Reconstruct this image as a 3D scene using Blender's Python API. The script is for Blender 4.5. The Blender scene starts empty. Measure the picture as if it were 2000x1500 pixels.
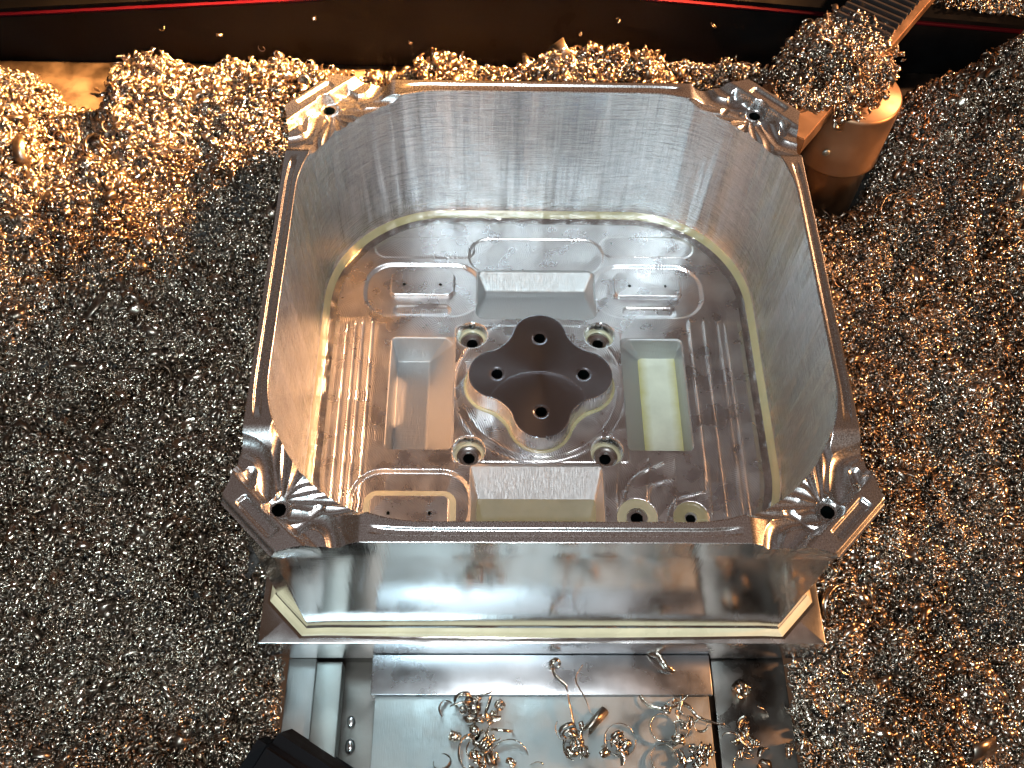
import bpy, bmesh, math, random
import numpy as np
from mathutils import Vector, Matrix, Euler
random.seed(7); rng = np.random.default_rng(7)
S = bpy.context.scene
C = S.collection
# one Blender unit is one centimetre
S.unit_settings.system = 'METRIC'; S.unit_settings.scale_length = 0.01
R = math.radians

# ------------------------------------------------------------------ camera
cam = bpy.data.cameras.new('camera'); camo = bpy.data.objects.new('camera', cam); C.objects.link(camo)
RM = [[0.99974243, -0.00692124, -0.02161398], [-0.00521543, 0.85681049, -0.51560507], [0.02208771, 0.515585, 0.8565537]]
RM = np.array(RM)
def rot_cam(p, y, r):
    cp, sp = math.cos(p), math.sin(p); cy, sy = math.cos(y), math.sin(y); cr, sr = math.cos(r), math.sin(r)
    return (Matrix(((cy, -sy, 0), (sy, cy, 0), (0, 0, 1))) @ Matrix(((1, 0, 0), (0, cp, -sp), (0, sp, cp))) @ Matrix(((cr, -sr, 0), (sr, cr, 0), (0, 0, 1))))
CAM = Vector((-3.052, -31.823, 41.951))
camo.matrix_world = Matrix.Translation(CAM) @ rot_cam(0.54224, -0.041895, 0.042814).to_4x4()
cam.sensor_width = 36; cam.lens = 1927.7 * 36 / 2000
cam.clip_start = 0.5; cam.clip_end = 1000
S.camera = camo

# ------------------------------------------------------------------ world and lamps
w = bpy.data.worlds.new('World'); S.world = w; w.use_nodes = True
w.node_tree.nodes['Background'].inputs[0].default_value = (1.0, 0.56, 0.34, 1)
w.node_tree.nodes['Background'].inputs[1].default_value = 0.07
def aim(o, target):
    d = Vector(target) - o.location
    o.rotation_euler = d.to_track_quat('-Z', 'Y').to_euler()
def lamp(name, kind, loc, target, energy, col, **k):
    l = bpy.data.lights.new(name, kind); l.energy = energy; l.color = col
    for a, b in k.items(): setattr(l, a, b)
    o = bpy.data.objects.new(name, l); C.objects.link(o); o.location = loc; aim(o, target)
    return o
# phone flash beside the lens
lamp('phone_flash', 'AREA', (-3.6, -31.0, 43.2), (-1, -6, -8), 21000, (0.95, 0.98, 0.98), shape='DISK', size=1.4)
# cool machine lamp above and behind the photographer
lamp('machine_lamp', 'AREA', (-20, -62, 50), (0, 2, -8), 45000, (0.70, 0.93, 1.0), shape='RECTANGLE', size=28, size_y=12)
# low warm work lamp, back right
lamp('work_lamp', 'SPOT', (95, 60, 54), (-8, 20, -4), 1300000, (1.0, 0.50, 0.24), spot_size=R(30), spot_blend=0.9, shadow_soft_size=2.5)
# added narrow warm beam brightening the back of the heap, its source unseen
lamp('rear_beam', 'AREA', (70, 40, 82), (-12, 22.0, -4), 165000, (1.0, 0.43, 0.12), shape='RECTANGLE', size=3, size_y=30, spread=R(10))
lamp('side_fill', 'AREA', (88, -6, 25), (10, -2, -10), 125000, (1.0, 0.44, 0.16), shape='RECTANGLE', size=10, size_y=8)  # added unseen lamp, kept low to warm the right-hand chips
# unseen area lamps added in place of roof and back wall, for metal reflections
lamp('roof_fill', 'AREA', (0, 18, 100), (0, 10, 0), 1250, (0.80, 0.66, 0.74), shape='RECTANGLE', size=104, size_y=66)
lamp('back_fill', 'AREA', (42, 118, 78), (0, 0, 0), 2200, (1.0, 0.46, 0.28), shape='RECTANGLE', size=100, size_y=60)
lamp('cool_fill', 'AREA', (-66, 108, 84), (0, 0, 0), 2200, (0.78, 0.92, 1.0), shape='RECTANGLE', size=60, size_y=60)  # added cool panel at back left, silvering the right cavity wall
S.view_settings.view_transform = 'Standard'; S.view_settings.look = 'None'
S.view_settings.exposure = -0.05; S.view_settings.gamma = 1.0
S.cycles.use_denoising = True
S.cycles.sample_clamp_indirect = 6.0
S.cycles.max_bounces = 10; S.cycles.glossy_bounces = 8; S.cycles.diffuse_bounces = 4
S.cycles.blur_glossy = 0.3

# ------------------------------------------------------------------ materials
def N(nt, t, **k):
    n = nt.nodes.new(t)
    for a, b in k.items():
        if a.startswith('_'): n.inputs[a[1:].replace('_', ' ')].default_value = b
        else: setattr(n, a, b)
    return n
def mat(name, col, metal=1.0, rough=0.3, coat=0.0):
    m = bpy.data.materials.new(name); m.use_nodes = True; nt = m.node_tree
    b = nt.nodes['Principled BSDF']
    b.inputs['Base Color'].default_value = (*col, 1); b.inputs['Metallic'].default_value = metal
    b.inputs['Roughness'].default_value = rough; b.inputs['Coat Weight'].default_value = coat
    tc = N(nt, 'ShaderNodeTexCoord')
    return m, nt, b, tc
def scaled(nt, src, sc, rotz=0.0):
    mp = N(nt, 'ShaderNodeMapping'); mp.inputs['Scale'].default_value = sc; mp.inputs['Rotation'].default_value[2] = rotz
    nt.links.new(src, mp.inputs['Vector']); return mp.outputs[0]
def noise(nt, vec, scale=1.0, detail=3, rough=0.55, dist=0.0):
    n = N(nt, 'ShaderNodeTexNoise'); n.inputs['Scale'].default_value = scale; n.inputs['Detail'].default_value = detail
    n.inputs['Roughness'].default_value = rough; n.inputs['Distortion'].default_value = dist
    nt.links.new(vec, n.inputs['Vector']); return n.outputs['Fac']
def bump(nt, h, strength, dist, prev=None):
    b = N(nt, 'ShaderNodeBump'); b.inputs['Strength'].default_value = strength; b.inputs['Distance'].default_value = dist
    nt.links.new(h, b.inputs['Height'])
    if prev is not None: nt.links.new(prev, b.inputs['Normal'])
    return b.outputs[0]
def mrange(nt, v, a, b, lo=0.0, hi=1.0):
    n = N(nt, 'ShaderNodeMapRange'); n.inputs['From Min'].default_value = a; n.inputs['From Max'].default_value = b
    n.inputs['To Min'].default_value = lo; n.inputs['To Max'].default_value = hi
    nt.links.new(v, n.inputs['Value']); return n.outputs[0]
def mixcol(nt, f, a, b):
    n = N(nt, 'ShaderNodeMix', data_type='RGBA'); nt.links.new(f, n.inputs[0])
    n.inputs[6].default_value = (*a, 1); n.inputs[7].default_value = (*b, 1); return n.outputs[2]
def math_(nt, op, a, b=None):
    n = N(nt, 'ShaderNodeMath', operation=op)
    if isinstance(a, (int, float)): n.inputs[0].default_value = a
    else: nt.links.new(a, n.inputs[0])
    if b is not None:
        if isinstance(b, (int, float)): n.inputs[1].default_value = b
        else: nt.links.new(b, n.inputs[1])
    return n.outputs[0]

ALU = (0.80, 0.81, 0.82)
def m_wall():
    m, nt, b, tc = mat('milled_wall', ALU, 1, 0.26)
    o = tc.outputs['Object']
    h1 = noise(nt, scaled(nt, o, (0.35, 0.35, 4.0)), 1.6, 4)
    h2 = noise(nt, scaled(nt, o, (7.0, 7.0, 0.18)), 1.6, 2)
    h3 = noise(nt, scaled(nt, o, (0.8, 0.8, 2.6)), 1.3, 8, 0.75, 0.4); h4 = noise(nt, scaled(nt, o, (0.55, 0.55, 0.03)), 1.0, 2)
    n = bump(nt, h1, 0.45, 0.10); n = bump(nt, h2, 0.5, 0.03, n); n = bump(nt, h3, 0.32, 0.10, n); n = bump(nt, h4, 0.6, 0.6, n)
    nt.links.new(n, b.inputs['Normal'])
    nt.links.new(mrange(nt, h3, 0.3, 0.7, 0.15, 0.28), b.inputs['Roughness'])
    hc = math_(nt, 'ADD', math_(nt, 'ADD', math_(nt, 'MULTIPLY', h1, 0.8), math_(nt, 'MULTIPLY', h2, 0.8)), math_(nt, 'ADD', math_(nt, 'MULTIPLY', h3, 1.2), math_(nt, 'MULTIPLY', h4, 1.0)))
    c = mixcol(nt, mrange(nt, hc, 1.55, 2.25), (0.52, 0.53, 0.55), (0.95, 0.95, 0.95)); nt.links.new(c, b.inputs['Base Color'])  # light and dark reflection columns put into the colour, along with tool marks
    return m
def m_outer():
    m, nt, b, tc = mat('milled_outer_wall', ALU, 1, 0.2)
    o = tc.outputs['Object']
    h1 = noise(nt, scaled(nt, o, (0.5, 0.5, 6.0)), 2.0, 3)
    h2 = noise(nt, scaled(nt, o, (12.0, 12.0, 0.1)), 1.0, 2)
    h3 = noise(nt, o, 0.8, 3)
    n = bump(nt, h1, 0.10, 0.02); n = bump(nt, h2, 0.25, 0.012, n)
    nt.links.new(n, b.inputs['Normal'])
    nt.links.new(mrange(nt, h3, 0.3, 0.7, 0.08, 0.16), b.inputs['Roughness'])
    return m
def m_floor():
    m, nt, b, tc = mat('milled_floor', ALU, 1, 0.28)
    o = tc.outputs['Object']
    vo = N(nt, 'ShaderNodeTexVoronoi', feature='F1'); vo.inputs['Scale'].default_value = 0.42
    nt.links.new(o, vo.inputs['Vector'])
    # concentric cutter arcs around each cell's own centre
    sub = N(nt, 'ShaderNodeVectorMath', operation='SUBTRACT'); nt.links.new(o, sub.inputs[0]); nt.links.new(vo.outputs['Position'], sub.inputs[1])
    ad = N(nt, 'ShaderNodeVectorMath', operation='ADD'); nt.links.new(sub.outputs[0], ad.inputs[0]); ad.inputs[1].default_value = (1.6, 1.1, 0)
    wv = N(nt, 'ShaderNodeTexWave', wave_type='RINGS', rings_direction='Z'); wv.inputs['Scale'].default_value = 2.4; wv.inputs['Distortion'].default_value = 1.2
    wv.inputs['Detail'].default_value = 2
    nt.links.new(ad.outputs[0], wv.inputs['Vector'])
    h2 = noise(nt, o, 0.7, 3, 0.5, 0.0); h3 = noise(nt, o, 9, 3)
    n = bump(nt, wv.outputs['Fac'], 0.5, 0.02); n = bump(nt, h2, 0.12, 0.10, n); n = bump(nt, h3, 0.12, 0.008, n)
    nt.links.new(n, b.inputs['Normal'])
    nt.links.new(mrange(nt, h2, 0.3, 0.7, 0.24, 0.35), b.inputs['Roughness'])
    c = mixcol(nt, mrange(nt, h2, 0.35, 0.7), (0.72, 0.72, 0.75), (0.86, 0.86, 0.87)); nt.links.new(c, b.inputs['Base Color'])
    return m
def m_pocket():
    m, nt, b, tc = mat('milled_slot', (0.50, 0.51, 0.52), 1, 0.50)
    o = tc.outputs['Object']
    h1 = noise(nt, scaled(nt, o, (11, 1.2, 1.2)), 1.4, 2); h2 = noise(nt, scaled(nt, o, (0.5, 7, 7)), 1.6, 3)
    wv = N(nt, 'ShaderNodeTexWave', wave_type='BANDS', bands_direction='X'); wv.inputs['Scale'].default_value = 5.0; wv.inputs['Distortion'].default_value = 0.5
    nt.links.new(o, wv.inputs['Vector'])
    n = bump(nt, wv.outputs['Fac'], 0.4, 0.02); n = bump(nt, h1, 0.6, 0.03, n); n = bump(nt, h2, 0.4, 0.03, n)
    nt.links.new(n, b.inputs['Normal']); return m
def m_rim():
    m, nt, b, tc = mat('milled_rim', (0.74, 0.74, 0.75), 1, 0.3)
    o = tc.outputs['Object']
    h2 = noise(nt, o, 1.3, 4, 0.6, 0.6); h3 = noise(nt, o, 14, 3)
    n = bump(nt, h2, 0.25, 0.05); n = bump(nt, h3, 0.07, 0.006, n)
    nt.links.new(n, b.inputs['Normal'])
    nt.links.new(mrange(nt, h3, 0.3, 0.7, 0.22, 0.33), b.inputs['Roughness'])
    return m
def m_turned():
    m, nt, b, tc = mat('face_turned', (0.46, 0.48, 0.54), 1, 0.23)
    tg = N(nt, 'ShaderNodeTangent', direction_type='RADIAL', axis='Z')
    nt.links.new(tg.outputs[0], b.inputs['Tangent']); b.inputs['Anisotropic'].default_value = 0.7
    o = tc.outputs['Object']
    wv = N(nt, 'ShaderNodeTexWave', wave_type='RINGS', rings_direction='Z'); wv.inputs['Scale'].default_value = 3.0
    nt.links.new(o, wv.inputs['Vector'])
    n = bump(nt, wv.outputs['Fac'], 0.15, 0.006); n = bump(nt, noise(nt, o, 2.5, 4), 0.1, 0.02, n)
    nt.links.new(n, b.inputs['Normal']); return m
def m_plain(name, col, metal, rough, bs=0.2, bd=0.02, sc=4.0, coat=0.0, stretch=(1, 1, 1), var=0.15):
    m, nt, b, tc = mat(name, col, metal, rough, coat)
    o = scaled(nt, tc.outputs['Object'], stretch)
    h = noise(nt, o, sc, 4); h2 = noise(nt, tc.outputs['Object'], 0.35, 4)
    nt.links.new(bump(nt, h, bs, bd), b.inputs['Normal'])
    nt.links.new(mrange(nt, h2, 0.3, 0.7, max(0.05, rough * (1 - 2 * var)), rough * (1 + 2 * var)), b.inputs['Roughness'])
    c = mixcol(nt, mrange(nt, h2, 0.3, 0.7), tuple(v * (1 - var) for v in col), tuple(min(1, v * (1 + var)) for v in col))
    nt.links.new(c, b.inputs['Base Color']); return m
def m_chip():
    m, nt, b, tc = mat('chip_aluminium', (0.8, 0.8, 0.8), 1, 0.2)
    oi = N(nt, 'ShaderNodeObjectInfo')
    c = mixcol(nt, oi.outputs['Random'], (0.17, 0.135, 0.11), (0.74, 0.64, 0.54)); nt.links.new(c, b.inputs['Base Color'])
    at = N(nt, 'ShaderNodeAttribute', attribute_type='INSTANCER', attribute_name='film')
    mx = N(nt, 'ShaderNodeMix', data_type='RGBA'); nt.links.new(math_(nt, 'MULTIPLY', at.outputs['Fac'], 0.9), mx.inputs[0]); nt.links.new(c, mx.inputs[6]); mx.inputs[7].default_value = (0.16, 0.11, 0.075, 1)
    nt.links.new(mx.outputs[2], b.inputs['Base Color'])
    h = noise(nt, tc.outputs['Object'], 9, 2); nt.links.new(bump(nt, h, 0.5, 0.03), b.inputs['Normal'])
    nt.links.new(mrange(nt, oi.outputs['Random'], 0, 1, 0.36, 0.14), b.inputs['Roughness'])
    return m
M = dict(wall=m_wall(), outer=m_outer(), floor=m_floor(), pocket=m_pocket(), rim=m_rim(), turned=m_turned(), chip=m_chip(),
    bore=m_plain('bored_metal', ALU, 1, 0.2, 0.15, 0.01, 6, stretch=(1, 1, 6)),
    plate=m_plain('plate_metal', (0.74, 0.75, 0.77), 1, 0.22, 0.2, 0.015, 3, stretch=(6, 0.3, 1)),
    jaw=m_plain('ground_jaw', (0.60, 0.63, 0.67), 1, 0.3, 0.2, 0.015, 2.5, stretch=(9, 0.5, 1)),
    steel=m_plain('vise_steel', (0.29, 0.31, 0.31), 1, 0.56, 0.4, 0.02, 3, stretch=(7, 0.6, 1), var=0.2),
    steel2=m_plain('dark_steel', (0.13, 0.12, 0.11), 1, 0.42, 0.3, 0.02, 3, var=0.25),
    bright=m_plain('bright_steel', (0.32, 0.35, 0.34), 1, 0.5, 0.2, 0.01, 8),
    coolant=m_plain('cream_coolant', (0.44, 0.40, 0.22), 0, 0.22, 0.1, 0.01, 2, 0.3),
    coolant_pale=m_plain('pale_coolant', (0.56, 0.53, 0.36), 0, 0.18, 0.05, 0.01, 2, 0.4),
    coolant_bead=m_plain('bead_coolant', (0.66, 0.57, 0.38), 0, 0.25, 0.15, 0.05, 1.2, 0.5),
    coolant_white=m_plain('white_coolant', (0.60, 0.63, 0.52), 0, 0.15, 0.05, 0.01, 2, 0.4),
    hole=m_plain('shaded_bore', (0.07, 0.10, 0.10), 1, 0.35),  # dark base colour stands in for the shade down the holes
    rubber=m_plain('black_rubber', (0.006, 0.006, 0.007), 0, 0.7, 0.3, 0.02, 3),
    cover=m_plain('dark_cover', (0.003, 0.003, 0.0032), 0, 0.6, 0.2, 0.05, 0.6, stretch=(1, 4, 4), var=0.3),
    red=m_plain('red_seam', (0.022, 0.001, 0.004), 0, 0.7),
    ledge=m_plain('ledge_steel', (0.12, 0.10, 0.085), 1, 0.5, 0.2, 0.03, 2, var=0.2),
    post=m_plain('post_steel', (0.33, 0.21, 0.13), 1, 0.46, 0.2, 0.02, 1.5, stretch=(1, 1, 3), var=0.12),
    bed=m_plain('chip_shade_bed', (0.05, 0.047, 0.045), 0.8, 0.5, 0.8, 0.3, 3, var=0.3),  # dark colour paints the shade in the gaps between chips
    brush=m_plain('ribbed_dark', (0.05, 0.045, 0.045), 0.6, 0.4))

def thin_edges(m, cx, half, edge):
    nt = m.node_tree; b = nt.nodes['Principled BSDF']; tc = N(nt, 'ShaderNodeTexCoord'); sx = N(nt, 'ShaderNodeSeparateXYZ'); nt.links.new(tc.outputs['Object'], sx.inputs[0])
    d = math_(nt, 'ABSOLUTE', math_(nt, 'SUBTRACT', sx.outputs[0], cx)); d = math_(nt, 'ADD', d, math_(nt, 'MULTIPLY', noise(nt, tc.outputs['Object'], 1.5, 3), 0.35))
    mr = mrange(nt, d, half * 0.55, half * 1.05); mx = N(nt, 'ShaderNodeMix', data_type='RGBA'); nt.links.new(mr, mx.inputs[0])
    nt.links.new(b.inputs['Base Color'].links[0].from_socket, mx.inputs[6]); mx.inputs[7].default_value = (*edge, 1); nt.links.new(mx.outputs[2], b.inputs['Base Color'])
thin_edges(M['coolant_white'], 7.85, 1.42, (0.40, 0.37, 0.14))   # the film is thinner and yellower towards its edges
for k_ in ('cover', 'red', 'rubber'): M[k_].node_tree.nodes['Principled BSDF'].inputs['Specular IOR Level'].default_value = 0.03
for k_, v_ in (('coolant', 0.6), ('coolant_pale', 0.75), ('coolant_bead', 0.9)): M[k_].node_tree.nodes['Principled BSDF'].inputs['Alpha'].default_value = v_
# ------------------------------------------------------------------ mesh helpers
def mesh_np(name, V, F, mats, parent=None, smooth=True, link=True):
    V = np.asarray(V, dtype=np.float32); F = np.asarray(F, dtype=np.int32)
    me = bpy.data.meshes.new(name); k = F.shape[1]
    me.vertices.add(len(V)); me.vertices.foreach_set('co', V.ravel())
    me.loops.add(F.size); me.loops.foreach_set('vertex_index', F.ravel())
    me.polygons.add(len(F)); me.polygons.foreach_set('loop_start', np.arange(0, F.size, k, dtype=np.int32))
    me.update(calc_edges=True); me.validate()
    me.polygons.foreach_set('use_smooth', np.full(len(me.polygons), smooth))
    me.materials.append(mats)
    o = bpy.data.objects.new(name, me)
    if link: C.objects.link(o)
    if parent: o.parent = parent
    return o
def hole_tube(x, y, r_, z_, depth, parent, n=40):
    prof = ((r_ + 0.05, z_ + 0.004), (r_ + 0.015, z_ - 0.012), (r_, z_ - 0.06), (r_, z_ - depth), (0.01, z_ - depth))
    V = [(x + a * math.cos(2 * math.pi * i / n), y + a * math.sin(2 * math.pi * i / n), b) for a, b in prof for i in range(n)]
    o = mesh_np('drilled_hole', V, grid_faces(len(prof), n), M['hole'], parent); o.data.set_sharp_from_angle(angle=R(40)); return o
def sub_faces(V, F):
    u, inv = np.unique(F, return_inverse=True)
    return V[u], inv.reshape(F.shape)
def bm_obj(name, bm, m, parent=None, smooth=False, link=True):
    me = bpy.data.meshes.new(name); bm.normal_update(); bm.to_mesh(me); bm.free(); me.materials.append(m)
    if smooth:
        for p in me.polygons: p.use_smooth = True
        try: me.set_sharp_from_angle(angle=R(35))
        except Exception: pass
    o = bpy.data.objects.new(name, me)
    if link: C.objects.link(o)
    if parent: o.parent = parent
    return o
def box(name, x0, x1, y0, y1, z0, z1, m, parent=None, bev=0.05, rotz=0.0):
    bm = bmesh.new(); bmesh.ops.create_cube(bm, size=1)
    cx, cy, cz = (x0 + x1) / 2, (y0 + y1) / 2, (z0 + z1) / 2
    for v in bm.verts: v.co = Vector((v.co.x * (x1 - x0), v.co.y * (y1 - y0), v.co.z * (z1 - z0)))
    if bev: bmesh.ops.bevel(bm, geom=bm.edges[:], offset=bev, segments=2, affect='EDGES', profile=0.5)
    for v in bm.verts:
        v.co = Matrix.Rotation(rotz, 3, 'Z') @ v.co + Vector((cx, cy, cz))
    return bm_obj(name, bm, m, parent, smooth=True)
def tag(o, label=None, cat=None, group=None, kind=None):
    if label: o['label'] = label
    if cat: o['category'] = cat
    if group: o['group'] = group
    if kind: o['kind'] = kind
    return o
def empty(name, loc=(0, 0, 0)):
    o = bpy.data.objects.new(name, None); o.empty_display_size = 1; C.objects.link(o); o.location = loc; return o
def sst(x, a, b):
    t = np.clip((x - a) / (b - a), 0, 1); return t * t * (3 - 2 * t)
def sdf_rr(x, y, cx, cy, hx, hy, r):
    qx = np.abs(x - cx) - hx + r; qy = np.abs(y - cy) - hy + r
    return np.minimum(np.maximum(qx, qy), 0) + np.hypot(np.maximum(qx, 0), np.maximum(qy, 0)) - r
def dist_path(x, y, pts):
    P = np.array(pts, float); d = np.full(x.shape, 1e9); T = np.zeros(x.shape); n = len(P) - 1
    for i in range(n):
        a, b = P[i], P[i + 1]; ab = b - a; L = ab @ ab
        t = np.clip(((x - a[0]) * ab[0] + (y - a[1]) * ab[1]) / L, 0, 1)
        dd = np.hypot(x - a[0] - t * ab[0], y - a[1] - t * ab[1])
        k = dd < d; d = np.where(k, dd, d); T = np.where(k, (i + t) / n, T)
    return d, T
def spline(pts, n=24):
    P = np.array(pts, float); out = []
    Q = np.vstack([2 * P[0] - P[1], P, 2 * P[-1] - P[-2]])
    for i in range(1, len(Q) - 2):
        for t in np.linspace(0, 1, n // (len(P) - 1) + 1)[:-1]:
            out.append(0.5 * ((2 * Q[i]) + (-Q[i - 1] + Q[i + 1]) * t + (2 * Q[i - 1] - 5 * Q[i] + 4 * Q[i + 1] - Q[i + 2]) * t * t + (-Q[i - 1] + 3 * Q[i] - 3 * Q[i + 1] + Q[i + 2]) * t ** 3))
    out.append(P[-1]); return np.array(out)

# ------------------------------------------------------------------ the machined housing
housing = empty('machined_housing', (0, 0, 0))
tag(housing, 'square machined aluminium housing with open cavity, chamfered corners and a four-lobed boss inside', 'housing')
FZ = -11.2            # cavity floor
PZ = -12.6            # top of the square base plate
ICX, ICY, IHX, IHY, IR = 0.1, 0.08, 14.15, 13.98, 8.0
NT = 3000
TH = np.linspace(-math.pi, math.pi, NT, endpoint=False)
DX, DY = np.cos(TH), np.sin(TH)
def ray_rr(inset):
    lo = np.zeros(NT); hi = np.full(NT, 25.0)
    for _ in range(40):
        mid = (lo + hi) / 2
        s = sdf_rr(ICX + mid * DX, ICY + mid * DY, ICX, ICY, IHX - inset, IHY - inset, IR - inset)
        lo = np.where(s < 0, mid, lo); hi = np.where(s < 0, hi, mid)
    return ICX + lo * DX, ICY + lo * DY
def ray_poly(half):
    # half: octant outline (x, y) from the x axis to the chamfer's end; mirrored to the full outline
    q = half + [(b, a) for a, b in reversed(half)]
    full = []
    for k in range(4):
        c, s = [(1, 0), (0, 1), (-1, 0), (0, -1)][k]
        full += [(a * c - b * s, a * s + b * c) for a, b in q]
    P = np.array(full); r = np.full(NT, 1e9)
    for i in range(len(P)):
        a = P[i]; b = P[(i + 1) % len(P)]; e = b - a
        if np.hypot(*e) < 1e-6: continue
        den = DX * e[1] - DY * e[0]; den = np.where(np.abs(den) < 1e-12, 1e-12, den)
        t = (a[0] * e[1] - a[1] * e[0]) / den
        px, py = t * DX - a[0], t * DY - a[1]
        u = (px * e[0] + py * e[1]) / (e @ e)
        r = np.where((t > 0) & (u >= -1e-9) & (u <= 1 + 1e-9), np.minimum(r, t), r)
    return r
O_TOP = ray_poly([(14.95, 0), (14.95, 9.3), (15.02, 10.8), (15.22, 12.0), (15.5, 12.95)])
O_MID = ray_poly([(15.0, 0), (15.0, 9.3), (15.0, 12.0), (15.05, 13.1)])
IX, IY = ray_rr(0.0)

GROOVES = []
def G(pts, rad, dep, dep2=None): GROOVES.append((spline(pts), rad, dep, dep if dep2 is None else dep2))
H = (12.9, 13.05)
for sw in (0, 1):
    def q(*p): return [(b, a) if sw else (a, b) for a, b in p]
    G(q((15.4, 9.9), (14.0, 10.4), (13.55, 11.6), (13.5, 13.1)), 0.75, -0.62, -0.75)
    G(q((13.1, 9.0), (13.3, 10.6), (12.95, 12.0)), 0.5, -0.50, -0.66)
    G(q((12.9, 9.6), (12.75, 10.9), (12.7, 12.5)), 0.35, -0.60, -0.7)
    G(q((12.0, 10.3), (12.1, 11.3), (12.5, 12.6)), 0.35, -0.66, -0.7)
    G(q((16.4, 11.3), (15.0, 12.0), (13.9, 13.9)), 0.5, -0.40, -0.6)
G([(11.3, 11.6), (12.0, 11.8), (12.6, 12.6)], 0.35, -0.7)
G([(10.4, 12.4), (11.3, 12.6), (12.4, 13.2)], 0.3, -0.62)
G([(11.0, 13.2), (12.0, 14.1), (13.3, 14.0), (14.0, 13.0)], 0.45, -0.7)
G([(14.3, 11.2), (14.4, 12.2), (13.6, 13.3)], 0.4, -0.6)
def z_top(x, y, d_out, width):
    """height of the milled top: a grooved rail along the sides, swirling ball-mill passes in the corners"""
    u, v = np.abs(x), np.abs(y); mn = np.minimum(u, v)
    mid = width * 0.5
    z = -0.11 * (sst(d_out, mid - 0.20, mid - 0.10) - sst(d_out, mid + 0.10, mid + 0.24))
    rail_w = 1 - sst(mn, 7.7, 8.7); z = z * rail_w
    z -= (0.05 * (1 - sst(d_out, 0.0, 0.07)) + 0.03 * (1 - sst(width - d_out, 0, 0.05))) * (1 - sst(mn, 8.6, 9.6))
    sgn = np.sign(x) * np.sign(y)
    cm = mn > 7.0
    uu, vv = u[cm], v[cm]; sg = sgn[cm]; yb = y[cm] > 0; xr = x[cm] > 0
    # each corner's passes run a little differently
    a = np.where(xr, 0.10, -0.06) * np.sin(uu * 2.1 + sg) + np.where(yb, 0.07, -0.04); b = 0.08 * np.sin(vv * 1.9 + 2 * sg + xr)
    gu, gv = uu + a, vv + b
    e1 = (uu + vv) / math.sqrt(2); e2 = (uu - vv) / math.sqrt(2)
    zc = np.zeros(uu.shape)
    bowl = -0.42 * sst(np.minimum(uu, vv), 8.9, 10.0) * (1 - sst(e1, 18.3, 18.8)); zc = zc + bowl
    for P, rad, d0, d1 in GROOVES:
        dd, T = dist_path(gu, gv, P)
        g = d0 + (d1 - d0) * T + dd * dd / (1.15 * rad)
        keep = (e1 > 18.75)
        kb = sst(e1, 18.40, 18.85); zc = zc * kb + np.minimum(zc, g) * (1 - kb)
    slot = sdf_rr(e1, e2, 19.35, 0, 0.30, 1.25, 0.12)
    zc = zc - 0.16 * (1 - sst(slot, -0.09, 0.03))
    zc = zc - 0.30 * sst(e1, 19.86, 20.0)
    hd = np.hypot(uu - H[0], vv - H[1])
    zc = np.where(e1 < 18.9, np.maximum(zc, -0.75) if False else zc, zc)
    kh = sst(hd, 0.44, 0.66); zc = zc * kh - 0.80 * (1 - kh)
    out = z.copy(); out[cm] = z[cm] + zc
    return out
NR = 72
OX, OY = O_TOP * DX, O_TOP * DY
rows = []
s = np.linspace(0, 1, NR)
TX = IX[None] * (1 - s[:, None]) + OX[None] * s[:, None]; TY = IY[None] * (1 - s[:, None]) + OY[None] * s[:, None]
wd = np.hypot(OX - IX, OY - IY)
# distance to the outer side measured square to it
DO = np.minimum(15.0 - np.maximum(np.abs(TX), np.abs(TY)), 9) ; DO = np.maximum(DO, 0)
WD = np.maximum(np.minimum(15.0 - np.maximum(np.abs(IX), np.abs(IY)), 9), 0.3)[None] * np.ones((NR, 1))
TZ = z_top(TX, TY, DO, WD)
def grid_faces(nr, nt, wrap=True):
    i = np.arange(nr - 1)[:, None]; j = np.arange(nt if wrap else nt - 1)[None]
    j2 = (j + 1) % nt
    return np.stack([i * nt + j, i * nt + j2, (i + 1) * nt + j2, (i + 1) * nt + j], -1).reshape(-1, 4)
V = np.stack([TX, TY, TZ], -1).reshape(-1, 3); F = grid_faces(NR, NT)
F = F[:, ::-1]
fc = V[F].mean(1); corner = np.minimum(np.abs(fc[:, 0]), np.abs(fc[:, 1])) > 8.35
for sx in (1, -1):
    for sy in (1, -1):
        k = corner & (fc[:, 0] * sx > 0) & (fc[:, 1] * sy > 0)
        hk = np.hypot(fc[:, 0] - sx * H[0], fc[:, 1] - sy * H[1]) < 0.345
        cb = mesh_np('corner_bracket', *sub_faces(V, F[k & ~hk]), M['rim'], housing)
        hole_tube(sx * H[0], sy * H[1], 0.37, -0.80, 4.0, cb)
for k in ((fc[:, 0] > 12) & ~corner, (fc[:, 0] < -12) & ~corner, (fc[:, 1] > 12) & ~corner, (fc[:, 1] < -12) & ~corner):
    mesh_np('rim_rail', *sub_faces(V, F[k]), M['rim'], housing)
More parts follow.
